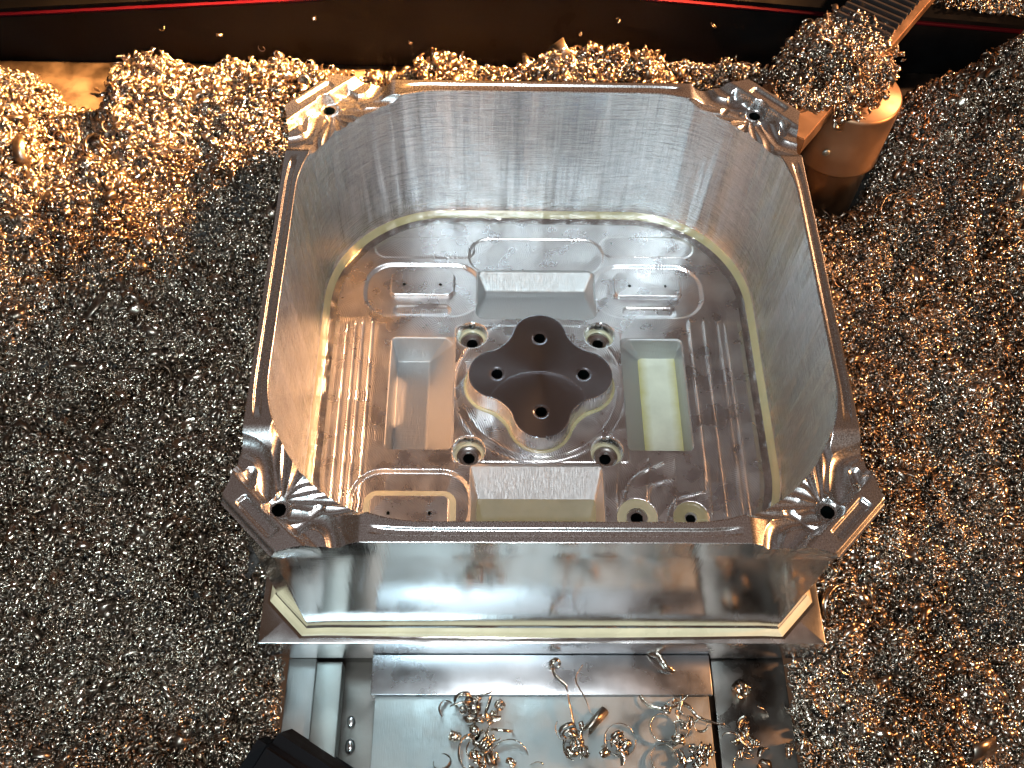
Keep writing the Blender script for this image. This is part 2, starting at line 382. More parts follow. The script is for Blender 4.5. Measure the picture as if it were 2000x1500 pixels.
# inner wall, from the rim down through the foot fillet
rings = [np.stack([IX, IY, TZ[0]], -1)]
for z in np.linspace(-1.0, FZ + 0.9, 9): rings.append(np.stack([IX, IY, np.full(NT, z)], -1))
for a in np.linspace(0, math.pi / 2, 9)[1:]:
    x, y = ray_rr(0.9 * (1 - math.cos(a))); rings.append(np.stack([x, y, np.full(NT, FZ + 0.9 - 0.9 * math.sin(a) + 0.004)], -1))
mesh_np('inner_wall', np.concatenate(rings), grid_faces(len(rings), NT), M['wall'], housing)
rings = [np.stack([OX, OY, TZ[-1]], -1)]
for t in np.linspace(0.1, 1, 7):
    rr = O_TOP * (1 - sst(t, 0, 1)) + O_MID * sst(t, 0, 1); rings.append(np.stack([rr * DX, rr * DY, TZ[-1] * (1 - t) - 1.9 * t], -1))
for z in np.linspace(-3, PZ + 0.75, 6): rings.append(np.stack([O_MID * DX, O_MID * DY, np.full(NT, z)], -1))
for a in np.linspace(0, math.pi / 2, 8)[1:]:
    k = 0.72 * (1 - math.cos(a)); rings.append(np.stack([O_MID * DX + k * DX * O_MID / O_MID, O_MID * DY + k * DY, np.full(NT, PZ + 0.75 - 0.75 * math.sin(a) + 0.003)], -1))
mesh_np('outer_wall', np.concatenate(rings), grid_faces(len(rings), NT)[:, ::-1], M['outer'], housing)
SQ = 15.85 / np.maximum(np.abs(DX), np.abs(DY)); rings = []
for k_, z_ in ((O_MID + 0.3, PZ), (SQ - 0.05, PZ), (SQ - 0.012, PZ - 0.015), (SQ, PZ - 0.05), (SQ, -15.55), (SQ - 0.05, -15.6), (SQ * 0.05, -15.6)): rings.append(np.stack([k_ * DX, k_ * DY, np.full(NT, z_)], -1))
bp = mesh_np('base_plate', np.concatenate(rings), grid_faces(len(rings), NT)[:, ::-1], M['plate'], housing)
bp.data.set_sharp_from_angle(angle=R(30))

# ---- cavity floor as a milled relief
st = 0.045
gx = np.arange(-13.45, 13.7, st); gy = np.arange(-13.3, 13.5, st)
X, Y = np.meshgrid(gx, gy); n_y, n_x = X.shape
z = np.full(X.shape, FZ)
# terraces left by the cutter along the sides
for sx, xs in ((-1, (12.45, 11.9, 11.45, 10.85)), (1, (12.25, 11.85, 10.9, 9.95))):
    for i, x0 in enumerate(xs):
        lim = sst(Y, -10.6 + 0.5 * i, -9.9 + 0.5 * i) * (1 - sst(Y, 4.5 + 0.1 * i, 5.0 + 0.1 * i))
        dd = sx * X - x0
        z += lim * ((0.055 if sx < 0 else 0.09) * np.exp(-np.abs(dd) / 0.06) + 0.03 * sst(dd, -0.04, 0.04) - 0.03 * np.exp(-((dd + 0.25) / 0.14) ** 2))
# oval recesses round the mounting pads, back and front
for cx, cy, hx, hy in ((-7.6, 7.5, 3.9, 2.2), (7.4, 7.5, 3.7, 2.2), (-7.7, -8.0, 3.6, 2.2)):
    sd = sdf_rr(X, Y, cx, cy, hx, hy, 1.9); z -= 0.22 * (1 - sst(sd, -0.22, 0.04))
    sd2 = sdf_rr(X, Y, cx, cy - 1.55, hx * 0.5, 0.5, 0.45); z -= 0.10 * (1 - sst(sd2, -0.3, 0.0))
# wide shallow steps behind the back slot and across the front right
sd = sdf_rr(X, Y, 0, 10.4, 4.6, 1.5, 1.4); z -= 0.10 * (1 - sst(sd, -0.12, 0.04))
sd = sdf_rr(X, Y, -7.6, 11.0, 3.4, 0.9, 0.8); z += 0.06 * (1 - sst(sd, -0.1, 0.04))
sd = sdf_rr(X, Y, 7.6, 11.2, 3.2, 0.9, 0.8); z += 0.06 * (1 - sst(sd, -0.1, 0.04))
for x0 in (4.6, 6.4, 8.0, 9.9):
    dd = X - x0 - 0.12 * np.sin(Y); lim = (1 - sst(Y, -5.2, -4.9)) * sst(Y, -11.5, -11)
    z += lim * 0.06 * np.exp(-np.abs(dd) / 0.08)
for (x0, x1, y0, y1) in ((4.6, 7.4, -8.2, -5.3), (7.2, 9.6, -9.2, -7.2), (6.2, 7.8, -8.2, -6.4)):
    dP, _ = dist_path(X, Y, spline([(x0, y0), ((x0 + x1) / 2 - 0.5, (y0 + y1) / 2 + 0.4), (x1, y1)], 12)); z += 0.07 * np.exp(-dP / 0.06)
# raised square round the boss, with arcs struck round the centre
rc = np.hypot(X, Y)
sq = sdf_rr(X, Y, 0, -0.35, 5.35, 4.95, 0.3)
z += 0.05 * (1 - sst(sq, -0.06, 0.04))
z -= 0.05 * np.exp(-np.abs(rc - 5.35) / 0.07) * (sq < 0); z += 0.04 * np.exp(-np.abs(rc - 4.9) / 0.08) * (Y < 0)
reg = np.zeros(X.shape, int)   # 0 floor, 1 boss, 2.. others
# slots
def sx_min(a, b, k=0.12):
    h = np.clip(0.5 + 0.5 * (b - a) / k, 0, 1); return b * (1 - h) + a * h - k * h * (1 - h)
def sx_max(a, b, k=0.12): return -sx_min(-a, -b, k)
def slot(surf, sd, rid):
    global z
    k = sd < 0.0
    cut = surf
    z = np.where(k, np.minimum(z, cut * sst(-sd, 0, 0.06) + z * (1 - sst(-sd, 0, 0.06))), z)
    reg[sd < 0.05] = rid
BL = -13.25
for sx, xin, xout, rid in ((-1, 5.4, 9.45, 2), (1, 5.3, 9.3, 3)):
    xx = X * sx
    sd = sdf_rr(X, Y, sx * (xin + xout) / 2, -0.42, (xout - xin) / 2, 4.05, 0.35)
    inner = FZ + 0.05 - (xx - xin) * (2.1 / 1.65)                # long slanted side by the boss
    outer = FZ - (xout - xx) * (2.1 / 0.30)                      # steep side
    back = FZ - (3.62 - Y) * (2.1 / 0.55)
    front = FZ - (Y + 4.46) * 8.0
    facet = FZ - ((3.62 - Y) + (xx - xin) - 0.55) * 1.2           # 45 degree facet in the back corner
    s_ = np.maximum.reduce([np.full(X.shape, BL)])
    s_ = sx_max(s_, inner, 0.15); s_ = sx_max(s_, outer, 0.2); s_ = sx_max(s_, back, 0.2); s_ = sx_max(s_, front, 0.1); s_ = sx_max(s_, np.minimum(facet, FZ), 0.1)
    slot(s_, sd, rid)
sd = sdf_rr(X, Y, -0.1, 7.15, 3.95, 2.0, 0.55)                   # back slot
s_ = np.full(X.shape, -12.25); s_ = sx_max(s_, FZ + 0.05 - (Y - 5.15) * (1.05 / 2.4), 0.1); s_ = sx_max(s_, FZ - (9.15 - Y) * 1.05, 0.12)
s_ = sx_max(s_, FZ - (X + 4.05) * 1.9, 0.25); s_ = sx_max(s_, FZ - (3.85 - X) * 1.9, 0.25)
slot(s_, sd, 4)
sd = sdf_rr(X, Y, -0.3, -7.6, 3.95, 2.1, 0.35)                   # front slot
s_ = np.full(X.shape, -12.6); s_ = sx_max(s_, FZ + 0.05 + (Y + 5.5) * (1.15 / 2.2), 0.1); s_ = sx_max(s_, FZ - (Y + 9.7) * 5, 0.1)
s_ = sx_max(s_, FZ - (X + 4.25) * 2.2, 0.25); s_ = sx_max(s_, FZ - (3.65 - X) * 2.2, 0.25)
slot(s_, sd, 5)
# four-lobed boss
def clover(x, y):
    d = np.full(x.shape, 1e9)
    for a, b in ((0, 2.72), (0, -2.72), (2.72, 0), (-2.72, 0)): d = np.minimum(d, np.hypot(x - a, y - b) - 1.78)
    k = 1.0
    ds = None
    for a, b in ((0, 2.72), (0, -2.72), (2.72, 0), (-2.72, 0)):
        e = np.hypot(x - a, y - b) - 1.78
        ds = e if ds is None else sx_min(ds, e, 1.5)
    core = np.hypot(x, y) - 3.05
    return sx_min(ds, core, 0.6)
cd = clover(X, Y - 0.0)
BZ = -9.75
zb = FZ + 0.05 + (BZ - FZ) * (1 - sst(cd, -0.06, 0.06)) + 0.0
zb = zb + 0.10 * np.clip(1 - np.maximum(cd, 0) / 0.2, 0, 1) ** 2 * (cd > 0.0)
z = np.where(cd < 0.4, np.maximum(zb, z), z); reg[cd < -0.02] = 1
for a, b in ((0, 2.66), (0, -2.66), (2.66, 0), (-2.66, 0)):
    hd = np.hypot(X - a, Y - b); z = z - 0.04 * (1 - sst(hd, 0.42, 0.50))
arc_d, _ = dist_path(X, Y, spline([(-3.1, -1.75), (-2.5, -0.85), (-1.5, -0.15), (0, 0.12), (1.4, -0.2), (2.3, -0.95), (2.75, -1.8)], 60))  # ridge shaped to draw the bright arc highlight across the boss
z += 0.022 * np.exp(-(arc_d / 0.05) ** 2) * (cd < -0.1)
# counterbores
for i, (a, b) in enumerate(((-4.28, 3.85), (3.98, 3.9), (-4.35, -4.55), (4.0, -4.55))):
    hd = np.hypot(X - a, Y - b)
    z = np.where(hd < 1.02, np.minimum(z, FZ + 0.02 - 1.0 * (1 - sst(hd, 0.90, 0.98)) - 0.10 * (1 - sst(hd, 0.5, 0.85))), z)
    reg[hd < 1.0] = 6 + i
# mounting pads with two small tapped holes each
for i, (cx, cy, hx, hy) in enumerate(((-7.65, 7.95, 2.1, 0.98), (7.4, 7.98, 2.2, 0.98), (-7.75, -8.55, 2.3, 1.0))):
    sd = sdf_rr(X, Y, cx, cy, hx, hy, 0.4)
    z = np.maximum(z, np.where(sd < 0.2, FZ + 0.12 - 0.5 * sst(sd, -0.02, 0.09), -99)); reg[sd < 0.08] = 10 + i
    for a in (-1.2, 1.2):
        pass
# two drilled bosses in the front right
for i, (a, b, r0) in enumerate(((5.55, -8.85, 0.42), (8.7, -8.85, 0.34))):
    hd = np.hypot(X - a, Y - b); z = z - 0.2 * (1 - sst(hd, [1.1, 0.95][i], [1.2, 1.05][i]))
sdw = sdf_rr(X, Y, ICX, ICY, IHX - 0.80, IHY - 0.80, IR - 0.8); inside = sdw < 0
z = FZ + (z - FZ) * sst(-sdw, 0.06, 0.45)
V = np.stack([X, Y, z], -1).reshape(-1, 3)
F = grid_faces(n_y, n_x, False)
ok = inside.reshape(-1)[F].all(1); F = F[ok]; rf = reg.reshape(-1)[F[:, 0]]
HOLES = [(a, b, 0.41) for a, b in ((0, 2.66), (0, -2.66), (2.66, 0), (-2.66, 0))] + [(a, b, 0.42) for a, b in ((-4.28, 3.85), (3.98, 3.9), (-4.35, -4.55), (4.0, -4.55))]
HOLES += [(cx + a, cy - 0.15, 0.17) for cx, cy in ((-7.65, 7.95), (7.4, 7.98), (-7.75, -8.55)) for a in (-1.2, 1.2)] + [(5.55, -8.85, 0.43), (8.7, -8.85, 0.35)]
fcx = V[F].mean(1)
for i, (a, b, rr_) in enumerate(HOLES): rf = np.where(np.hypot(fcx[:, 0] - a, fcx[:, 1] - b) < rr_ - 0.06, -1, rf)
floor = mesh_np('cavity_floor', *sub_faces(V, F[rf == 0]), M['floor'], housing)
mesh_np('lobed_boss', *sub_faces(V, F[rf == 1]), M['turned'], floor)
for rid in (2, 3, 4, 5): mesh_np('slot', *sub_faces(V, F[rf == rid]), M['pocket'], floor)
for rid in (6, 7, 8, 9): mesh_np('counterbore', *sub_faces(V, F[rf == rid]), M['bore'], floor)
for a, b, rr_ in HOLES:
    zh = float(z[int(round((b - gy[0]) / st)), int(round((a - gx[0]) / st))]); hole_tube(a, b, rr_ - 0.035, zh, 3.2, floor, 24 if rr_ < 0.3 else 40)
for rid in (10, 11, 12): mesh_np('mounting_pad', *sub_faces(V, F[rf == rid]), M['floor'], floor)

# ------------------------------------------------------------------ milky coolant left in the corners
def ring_film(name, prof, rayf, m, label, idx=None):
    rings = [np.stack([*(rayf(i)), np.full(NT, zz)], -1) for i, zz in prof]
    V = np.concatenate(rings); F = grid_faces(len(rings), NT)
    if idx is not None:
        fc = V[F].mean(1); F = F[idx(fc)]
    o = mesh_np(name, *sub_faces(V, F), m); tag(o, label, 'coolant'); return o
pr = []
for t in np.linspace(0, 1, 9):
    a = R(24 + 40 * t); h_ = -0.01 + 0.075 * math.sin(math.pi * t)
    pr.append((0.9 * (1 - math.cos(a)) + h_ * math.cos(a), FZ + 0.9 - 0.9 * math.sin(a) + h_ * math.sin(a)))
ring_film('coolant_film', pr, ray_rr, M['coolant'], 'thin line of cream coolant round the foot of the cavity walls')
pr2 = []
for t in np.linspace(0, 1, 13):
    a = R(28 + 50 * t); h_ = -0.012 + 0.10 * math.sin(math.pi * t)
    pr2.append((0.72 * (1 - math.cos(a)) + h_ * math.cos(a), PZ + 0.75 - 0.75 * math.sin(a) + h_ * math.sin(a)))
def ray_out(k): return (O_MID + k) * DX, (O_MID + k) * DY
ring_film('coolant_film', pr2, ray_out, M['coolant_bead'],
          'cream coolant bead along the outside foot of the housing on its base plate', lambda f: f[:, 1] < -8)
def pool(name, pts, zz, m, label, dome=0.05):
    bm = bmesh.new(); P = np.array(pts); c = P.mean(0); rings = []
    for k, s_ in enumerate((1.0, 0.93, 0.8, 0.5)):
        rings.append([bm.verts.new((c[0] + (p[0] - c[0]) * s_, c[1] + (p[1] - c[1]) * s_, zz + dome * (0, 0.6, 0.9, 1.0)[k])) for p in P])
    n = len(P)
    for a in range(3):
        for i in range(n): bm.faces.new((rings[a][i], rings[a][(i + 1) % n], rings[a + 1][(i + 1) % n], rings[a + 1][i]))
    bm.faces.new(rings[-1])
    o = bm_obj(name, bm, m, None, True); tag(o, label, 'coolant'); return o
def rrpts(cx, cy, hx, hy, r, n=8):
    out = []
    for q_, (sx, sy) in enumerate(((1, 1), (-1, 1), (-1, -1), (1, -1))):
        for t in np.linspace(0, 90, n):
            a = R(90 * q_ + t); out.append((cx + sx * (hx - r) + r * math.cos(a), cy + sy * (hy - r) + r * math.sin(a)))
    return out
pool('coolant_pool', rrpts(7.85, -0.5, 1.42, 3.85, 0.4), -12.85, M['coolant_white'], 'pale coolant filling the bottom of the right slot beside the boss', 0.03)
pool('coolant_pool', rrpts(-0.3, -8.5, 3.75, 1.2, 0.3), -12.1, M['coolant'], 'olive coolant pooled low in the front slot under the near rim', 0.02)
def circ(cx, cy, r, n=40): return [(cx + r * math.cos(2 * math.pi * i / n), cy + r * math.sin(2 * math.pi * i / n)) for i in range(n)]
def annulus(name, cx, cy, r0, r1, zz, m, label, sq=None):
    n = 64; V = []; prof = ((0, 0.0), (0.15, 0.035), (0.5, 0.05), (0.85, 0.035), (1, 0.0))
    for t, dz in prof:
        for i in range(n):
            a = 2 * math.pi * i / n; r = r0 + (r1 - r0) * t; V.append((cx + r * math.cos(a), cy + r * math.sin(a), zz + dz))
    o = mesh_np(name, V, grid_faces(len(prof), n), m); tag(o, label, 'coolant'); return o
annulus('coolant_ring', 5.55, -8.85, 0.62, 1.28, FZ - 0.05, M['coolant_pale'], 'wide pale coolant ring round the larger drilled hole near the front slot')
annulus('coolant_ring', 8.7, -8.85, 0.36, 1.08, FZ - 0.05, M['coolant'], 'olive coolant disc round the smaller drilled hole at the front right')
for (a, b), lb in zip(((-4.28, 3.85), (3.98, 3.9), (-4.35, -4.55), (4.0, -4.55)),
        ('back left counterbore above the left slot', 'back right counterbore above the right slot', 'front left counterbore by the front slot', 'front right counterbore by the front slot')):
    annulus('coolant_ring', a, b, 0.74, 0.93, FZ - 0.78, M['coolant_pale'], 'thin cream coolant ring inside the ' + lb)
# ring of coolant round the front-left pad
def frame_film(name, cx, cy, hx, hy, r, w_, zz, m, label):
    n = 12; prof = ((-0.02, 0.10), (0.1, 0.09), (w_ * 0.5, 0.05), (w_ * 0.85, 0.02), (w_, 0.0)); V = []
    for off, dz in prof:
        for p in rrpts(cx, cy, hx + off, hy + off, r + off, n): V.append((*p, zz + dz))
    o = mesh_np(name, V, grid_faces(len(prof), 4 * n)[:, ::-1], m); tag(o, label, 'coolant'); return o
frame_film('coolant_ring', -7.75, -8.55, 2.36, 1.06, 0.45, 0.36, FZ - 0.2, M['coolant_pale'], 'cream coolant collected round the front left mounting pad')
# coolant at the foot of the boss
n = 360; ang = np.linspace(0, 2 * math.pi, n, endpoint=False)
def ray_cl(off):
    lo = np.zeros(n); hi = np.full(n, 8.0)
    for _ in range(40):
        mid = (lo + hi) / 2; s_ = clover(mid * np.cos(ang), mid * np.sin(ang)) - off
        lo = np.where(s_ < 0, mid, lo); hi = np.where(s_ < 0, hi, mid)
    return lo * np.cos(ang), lo * np.sin(ang)
prof = ((0.07, 0.22), (0.10, 0.17), (0.14, 0.13), (0.19, 0.09), (0.25, 0.07))
V = np.concatenate([np.stack([*ray_cl(o_), np.full(n, FZ + dz)], -1) for o_, dz in prof])
tag(mesh_np('coolant_film', V, grid_faces(len(prof), n)[:, ::-1], M['coolant']), 'cream coolant line round the foot of the four-lobed boss', 'coolant')

# ------------------------------------------------------------------ vise under the housing
vise = empty('machine_vise', (0, -18, -16)); tag(vise, 'grey steel machine vise gripping the base plate, strewn with curled chips', 'vise')
def vp(o):
    o.parent = vise; o.matrix_parent_inverse = Matrix.Translation((0, 18, 16)); return o
vp(box('jaw_plate', -9.7, 9.65, -18.15, -15.9, -17.5, -14.72, M['jaw'], None, 0.04))
vp(box('jaw_body', -9.45, 9.45, -34, -18.17, -19, -14.95, M['steel'], None, 0.05))
vp(box('guide_bar', -13.1, -11.55, -34, -15.95, -19, -15.95, M['bright'], None, 0.10))
vp(box('side_rail', -14.75, -13.12, -34, -15.7, -19, -16.15, M['steel'], None, 0.08))
vp(box('channel_bottom', -11.55, -9.4, -34, -15.7, -19, -17.0, M['steel2'], None, 0.03))
vp(box('side_block', 9.95, 14.25, -34, -15.7, -19, -15.75, M['steel2'], None, 0.08))
vp(box('vise_base', -14.6, 14.2, -15.7, 15.2, -19, -15.62, M['steel2'], None, 0.05))
for (x, y, r_, lb) in ((-10.95, -19.15, 0.30, 'upper coolant droplet in the channel beside the vise guide bar'), (-10.9, -20.5, 0.36, 'lower coolant droplet in the channel beside the vise guide bar')):
    bm = bmesh.new(); bmesh.ops.create_uvsphere(bm, u_segments=24, v_segments=12, radius=r_, matrix=Matrix.Translation((x, y, -16.95)) @ Matrix.Diagonal((0.8, 1.2, 0.6, 1)))
    o = bm_obj('coolant_droplet', bm, M['bore'], None, True); tag(o, lb, 'droplet', 'coolant droplets in the vise channel')
# black handle end, front left
hb = bmesh.new()
bmesh.ops.create_cone(hb, cap_ends=True, segments=4, radius1=4.2, radius2=3.6, depth=5.0)
bmesh.ops.bevel(hb, geom=hb.edges[:], offset=0.8, segments=5, affect='EDGES')
bmesh.ops.transform(hb, verts=hb.verts[:], matrix=Matrix.Translation((-13.9, -23.4, -15.3)) @ Euler((R(8), R(-6), R(14))).to_matrix().to_4x4())
tag(bm_obj('rubber_block', hb, M['rubber'], None, True), 'black rubber block with rounded edges, cut off by the bottom edge', 'rubber block')

# ------------------------------------------------------------------ dark cover and ledge behind
def slab(name, pts, th, m, parent=None, smooth=False):
    """polygon (world points, planar enough) given thickness along its normal"""
    bm = bmesh.new(); P = [Vector(p) for p in pts]; nrm = (P[1] - P[0]).cross(P[2] - P[0]).normalized()
    a = [bm.verts.new(p) for p in P]; b = [bm.verts.new(p - nrm * th) for p in P]; k = len(P)
    bm.faces.new(a); bm.faces.new(b[::-1])
    for i in range(k): bm.faces.new((a[i], b[i], b[(i + 1) % k], a[(i + 1) % k]))
    return bm_obj(name, bm, m, parent)
ledge = box('ledge', -90, 90, 18.0, 26.0, -20, -8.6, M['ledge'], None, 0.1); tag(ledge, kind='structure')
cover = empty('way_cover', (0, 26, -9)); tag(cover, 'dark way cover behind the chips with a thin red seam', 'way cover')
def cp(o): o.parent = cover; o.matrix_parent_inverse = Matrix.Translation((0, -26, 9)); return o
seam = [(-60, 26.6, -6.6), (-37.8, 26.6, -5.0), (-19.5, 26.6, -3.6), (-3.5, 26.6, -2.3), (1.8, 26.6, -2.35), (16.3, 26.6, -3.6), (35.3, 26.6, -5.2), (60, 26.6, -7.2)]
for i in range(len(seam) - 1):
    a, b = seam[i], seam[i + 1]
V = []; F = []
for (x, y, z_) in seam: V += [(x, 26.0, -13), (x, 26.5, z_ - 0.2), (x, 26.9, z_ - 0.2), (x, 27.4, -13)]
for i in range(len(seam) - 1):
    o_ = i * 4
    for k in range(4): F.append((o_ + k, o_ + 4 + k, o_ + 4 + (k + 1) % 4, o_ + (k + 1) % 4))
cp(mesh_np('lower_panel', V, F, M['cover'], None, False))
V = []; F = []
for (x, y, z_) in seam: V += [(x, 26.42, z_ - 0.08), (x, 26.42, z_ + 0.03), (x, 26.8, z_ + 0.03), (x, 26.8, z_ - 0.08)]
for i in range(len(seam) - 1):
    o_ = i * 4
    for k in range(4): F.append((o_ + k, o_ + 4 + k, o_ + 4 + (k + 1) % 4, o_ + (k + 1) % 4))
cp(mesh_np('red_seam', V, F, M['red'], None, False))
V = []; F = []
for (x, y, z_) in seam: V += [(x, 26.75, z_ + 0.35), (x, 26.75, z_ - 0.3), (x, 60, z_ + 2), (x, 60, z_ + 4)]
for i in range(len(seam) - 1):
    o_ = i * 4
    for k in range(4): F.append((o_ + k, o_ + 4 + k, o_ + 4 + (k + 1) % 4, o_ + (k + 1) % 4))
cp(mesh_np('upper_panel', V, F, M['cover'], None, False))

# ------------------------------------------------------------------ post and swinging arm, back right
def lathe(name, prof, cx, cy, m, parent=None, n=96):
    V = []
    for r_, z_ in prof:
        for i in range(n): V.append((cx + r_ * math.cos(2 * math.pi * i / n), cy + r_ * math.sin(2 * math.pi * i / n), z_))
    return mesh_np(name, V, grid_faces(len(prof), n), m, parent)
post = empty('tool_post', (20.9, 17.8, -14)); tag(post, 'round tan metal post at the back right corner of the housing carrying the arm', 'post')
def pp(o, e): o.parent = e; o.matrix_parent_inverse = Matrix.Translation(-e.location); return o
pp(lathe('upper_barrel', ((0.01, -3.0), (2.75, -3.0), (2.88, -3.12), (2.9, -3.3), (2.9, -7.7), (3.0, -7.85), (2.98, -8.02), (2.7, -8.15)), 20.9, 17.8, M['post']), post)
pp(lathe('lower_barrel', ((2.62, -8.1), (2.62, -13.0), (2.62, -17.0)), 20.9, 17.8, M['post']), post)
bm = bmesh.new(); bmesh.ops.create_uvsphere(bm, u_segments=16, v_segments=8, radius=0.28, matrix=Matrix.Translation((19.2, 15.2, -6.0)) @ Matrix.Diagonal((1, 0.5, 1, 1)))
pp(bm_obj('set_screw', bm, M['bright'], None, True), post)
arm = empty('clamp_arm', (19, 16, -2)); tag(arm, 'flat tan metal arm lying across the post, buried in bright chips', 'arm')
adir = Vector((10.5, 13.5, 0)).normalized(); an = Vector((adir.y, -adir.x, 0))
def arm_pt(t, s_, z_): p = Vector((16.0, 11.9, 0)) + adir * t + an * s_; return (p.x, p.y, z_)
def prism(name, outline, z0, z1, m, e, bev=0.06):
    bm = bmesh.new(); a = [bm.verts.new((p[0], p[1], z1)) for p in outline]; b = [bm.verts.new((p[0], p[1], z0)) for p in outline]; k = len(a)
    bm.faces.new(a); bm.faces.new(b[::-1])
    for i in range(k): bm.faces.new((a[i], b[i], b[(i + 1) % k], a[(i + 1) % k]))
    bmesh.ops.recalc_face_normals(bm, faces=bm.faces[:])
    bmesh.ops.bevel(bm, geom=bm.edges[:], offset=bev, segments=2, affect='EDGES')
    o = bm_obj(name, bm, m, None, True); return pp(o, e)
prism('arm_plate', [arm_pt(0, 0, 0), arm_pt(9.2, 0, 0), arm_pt(9.2, -4.2, 0), arm_pt(2.4, -4.4, 0), arm_pt(-0.2, -2.2, 0)], -2.9, -1.55, M['post'], arm)
prism('arm_bar', [arm_pt(6.0, 0.0, 0), arm_pt(10.5, 0.55, 0), arm_pt(22, 0.55, 0), arm_pt(22, -0.4, 0), arm_pt(6.0, -0.15, 0)], -1.8, -0.9, M['post'], arm)
prism('ribbed_block', [arm_pt(9.9, 0.2, 0), arm_pt(20, -0.7, 0), arm_pt(20, -4.2, 0), arm_pt(9.9, -3.4, 0)], -2.6, -0.6, M['brush'], arm)
proto_r = None
for i in range(14):
    t = 10.3 + i * 0.62
    pr_ = [arm_pt(t, 0.15, 0), arm_pt(t + 0.25, 0.12, 0), arm_pt(t + 0.1, -3.6, 0), arm_pt(t - 0.15, -3.6, 0)]
    prism('rib', pr_, -0.7, -0.25, M['brush'], arm, 0.04)

# ------------------------------------------------------------------ chips: shapes
def ribbon(path, side, width, th=0.012, taper=0.5):
    """a thin solid strip along path; side = width direction per point"""
    path = np.array(path); side = np.array(side); n = len(path)
    tang = np.gradient(path, axis=0); tang /= np.linalg.norm(tang, axis=1)[:, None] + 1e-9
    side = side - (side * tang).sum(1)[:, None] * tang; side /= np.linalg.norm(side, axis=1)[:, None] + 1e-9
    nor = np.cross(tang, side); t = np.linspace(0, 1, n)
    wv = width * (taper + (1 - taper) * np.sin(math.pi * np.clip(t, 0.03, 0.97)) ** 0.6)[:, None] * 0.5
    jag = 1 + 0.18 * rng.standard_normal((n, 1))
    a = path + side * wv * jag + nor * th; b = path + side * wv * jag - nor * th
    c = path - side * wv - nor * th; d = path - side * wv + nor * th
    V = np.stack([a, b, c, d], 1).reshape(-1, 3); F = []
    for i in range(n - 1):
        for k in range(4): F.append((i * 4 + k, i * 4 + (k + 1) % 4, i * 4 + 4 + (k + 1) % 4, i * 4 + 4 + k))
    F.append((3, 2, 1, 0)); F.append((n * 4 - 4, n * 4 - 3, n * 4 - 2, n * 4 - 1))
    return V, np.array(F)
def helix(r, turns, pitch, width, n=16, grow=0.0, taper=0.5):
    t = np.linspace(0, 1, n); a = t * turns * 2 * math.pi; rr = r * (1 + grow * t)
    P = np.stack([rr * np.cos(a), rr * np.sin(a), pitch * turns * t - pitch * turns / 2], 1)
    return ribbon(P, np.tile([0, 0, 1.0], (n, 1)), width, taper=taper)
def curlstrip(r, bend, width, n=12):     # wide strip bending over itself: the width lies along the bend axis
    return helix(r, bend, 0.0, width, n, 0.25, 0.75)
PROTO = []
pc = bpy.data.collections.new('chip_shapes')
def add_proto(V, F, name):
    V = V - V.mean(0)
    o = mesh_np(name, V, F, M['chip'], None, True, link=False); pc.objects.link(o); PROTO.append(o)
for i in range(6): add_proto(*helix(0.12 + 0.05 * rng.random(), 0.6 + 0.6 * rng.random(), 0.10, 0.09 + 0.06 * rng.random(), 14, 0.3), 'a%02d_curl' % i)
for i in range(5): add_proto(*helix(0.20, 0.25 + 0.3 * rng.random(), 0.06, 0.11 + 0.08 * rng.random(), 10, 0.4, 0.2), 'b%02d_comma' % i)
for i in range(3): add_proto(*helix(0.07, 1.8 + rng.random(), 0.03, 0.22 + 0.1 * rng.random(), 22, 0.6, 0.9), 'c%02d_roll' % i)
for i in range(3): add_proto(*helix(0.45, 0.12 + 0.08 * rng.random(), 0.05, 0.05, 6, 0.1, 0.3), 'd%02d_needle' % i)
for i in range(3): add_proto(*helix(0.16, 0.3 + 0.15 * rng.random(), 0.0, 0.32, 8, 0.2, 0.8), 'e%02d_flake' % i)
def inst_group():
    ng = bpy.data.node_groups.new('scatter_chips', 'GeometryNodeTree')
    ng.interface.new_socket('Geometry', in_out='INPUT', socket_type='NodeSocketGeometry')
    ng.interface.new_socket('Geometry', in_out='OUTPUT', socket_type='NodeSocketGeometry')
    gi = ng.nodes.new('NodeGroupInput'); go = ng.nodes.new('NodeGroupOutput')
    ip = ng.nodes.new('GeometryNodeInstanceOnPoints'); ci = ng.nodes.new('GeometryNodeCollectionInfo')
    ci.inputs['Collection'].default_value = pc; ci.inputs['Separate Children'].default_value = True; ci.inputs['Reset Children'].default_value = True
    def na(nm, t): n_ = ng.nodes.new('GeometryNodeInputNamedAttribute'); n_.data_type = t; n_.inputs['Name'].default_value = nm; return n_.outputs['Attribute']
    L = ng.links.new
    L(gi.outputs[0], ip.inputs['Points']); L(ci.outputs[0], ip.inputs['Instance']); ip.inputs['Pick Instance'].default_value = True
    L(na('kind_index', 'INT'), ip.inputs['Instance Index']); L(na('turn', 'FLOAT_VECTOR'), ip.inputs['Rotation']); L(na('size', 'FLOAT'), ip.inputs['Scale'])
    L(ip.outputs[0], go.inputs[0]); return ng
NG = inst_group()
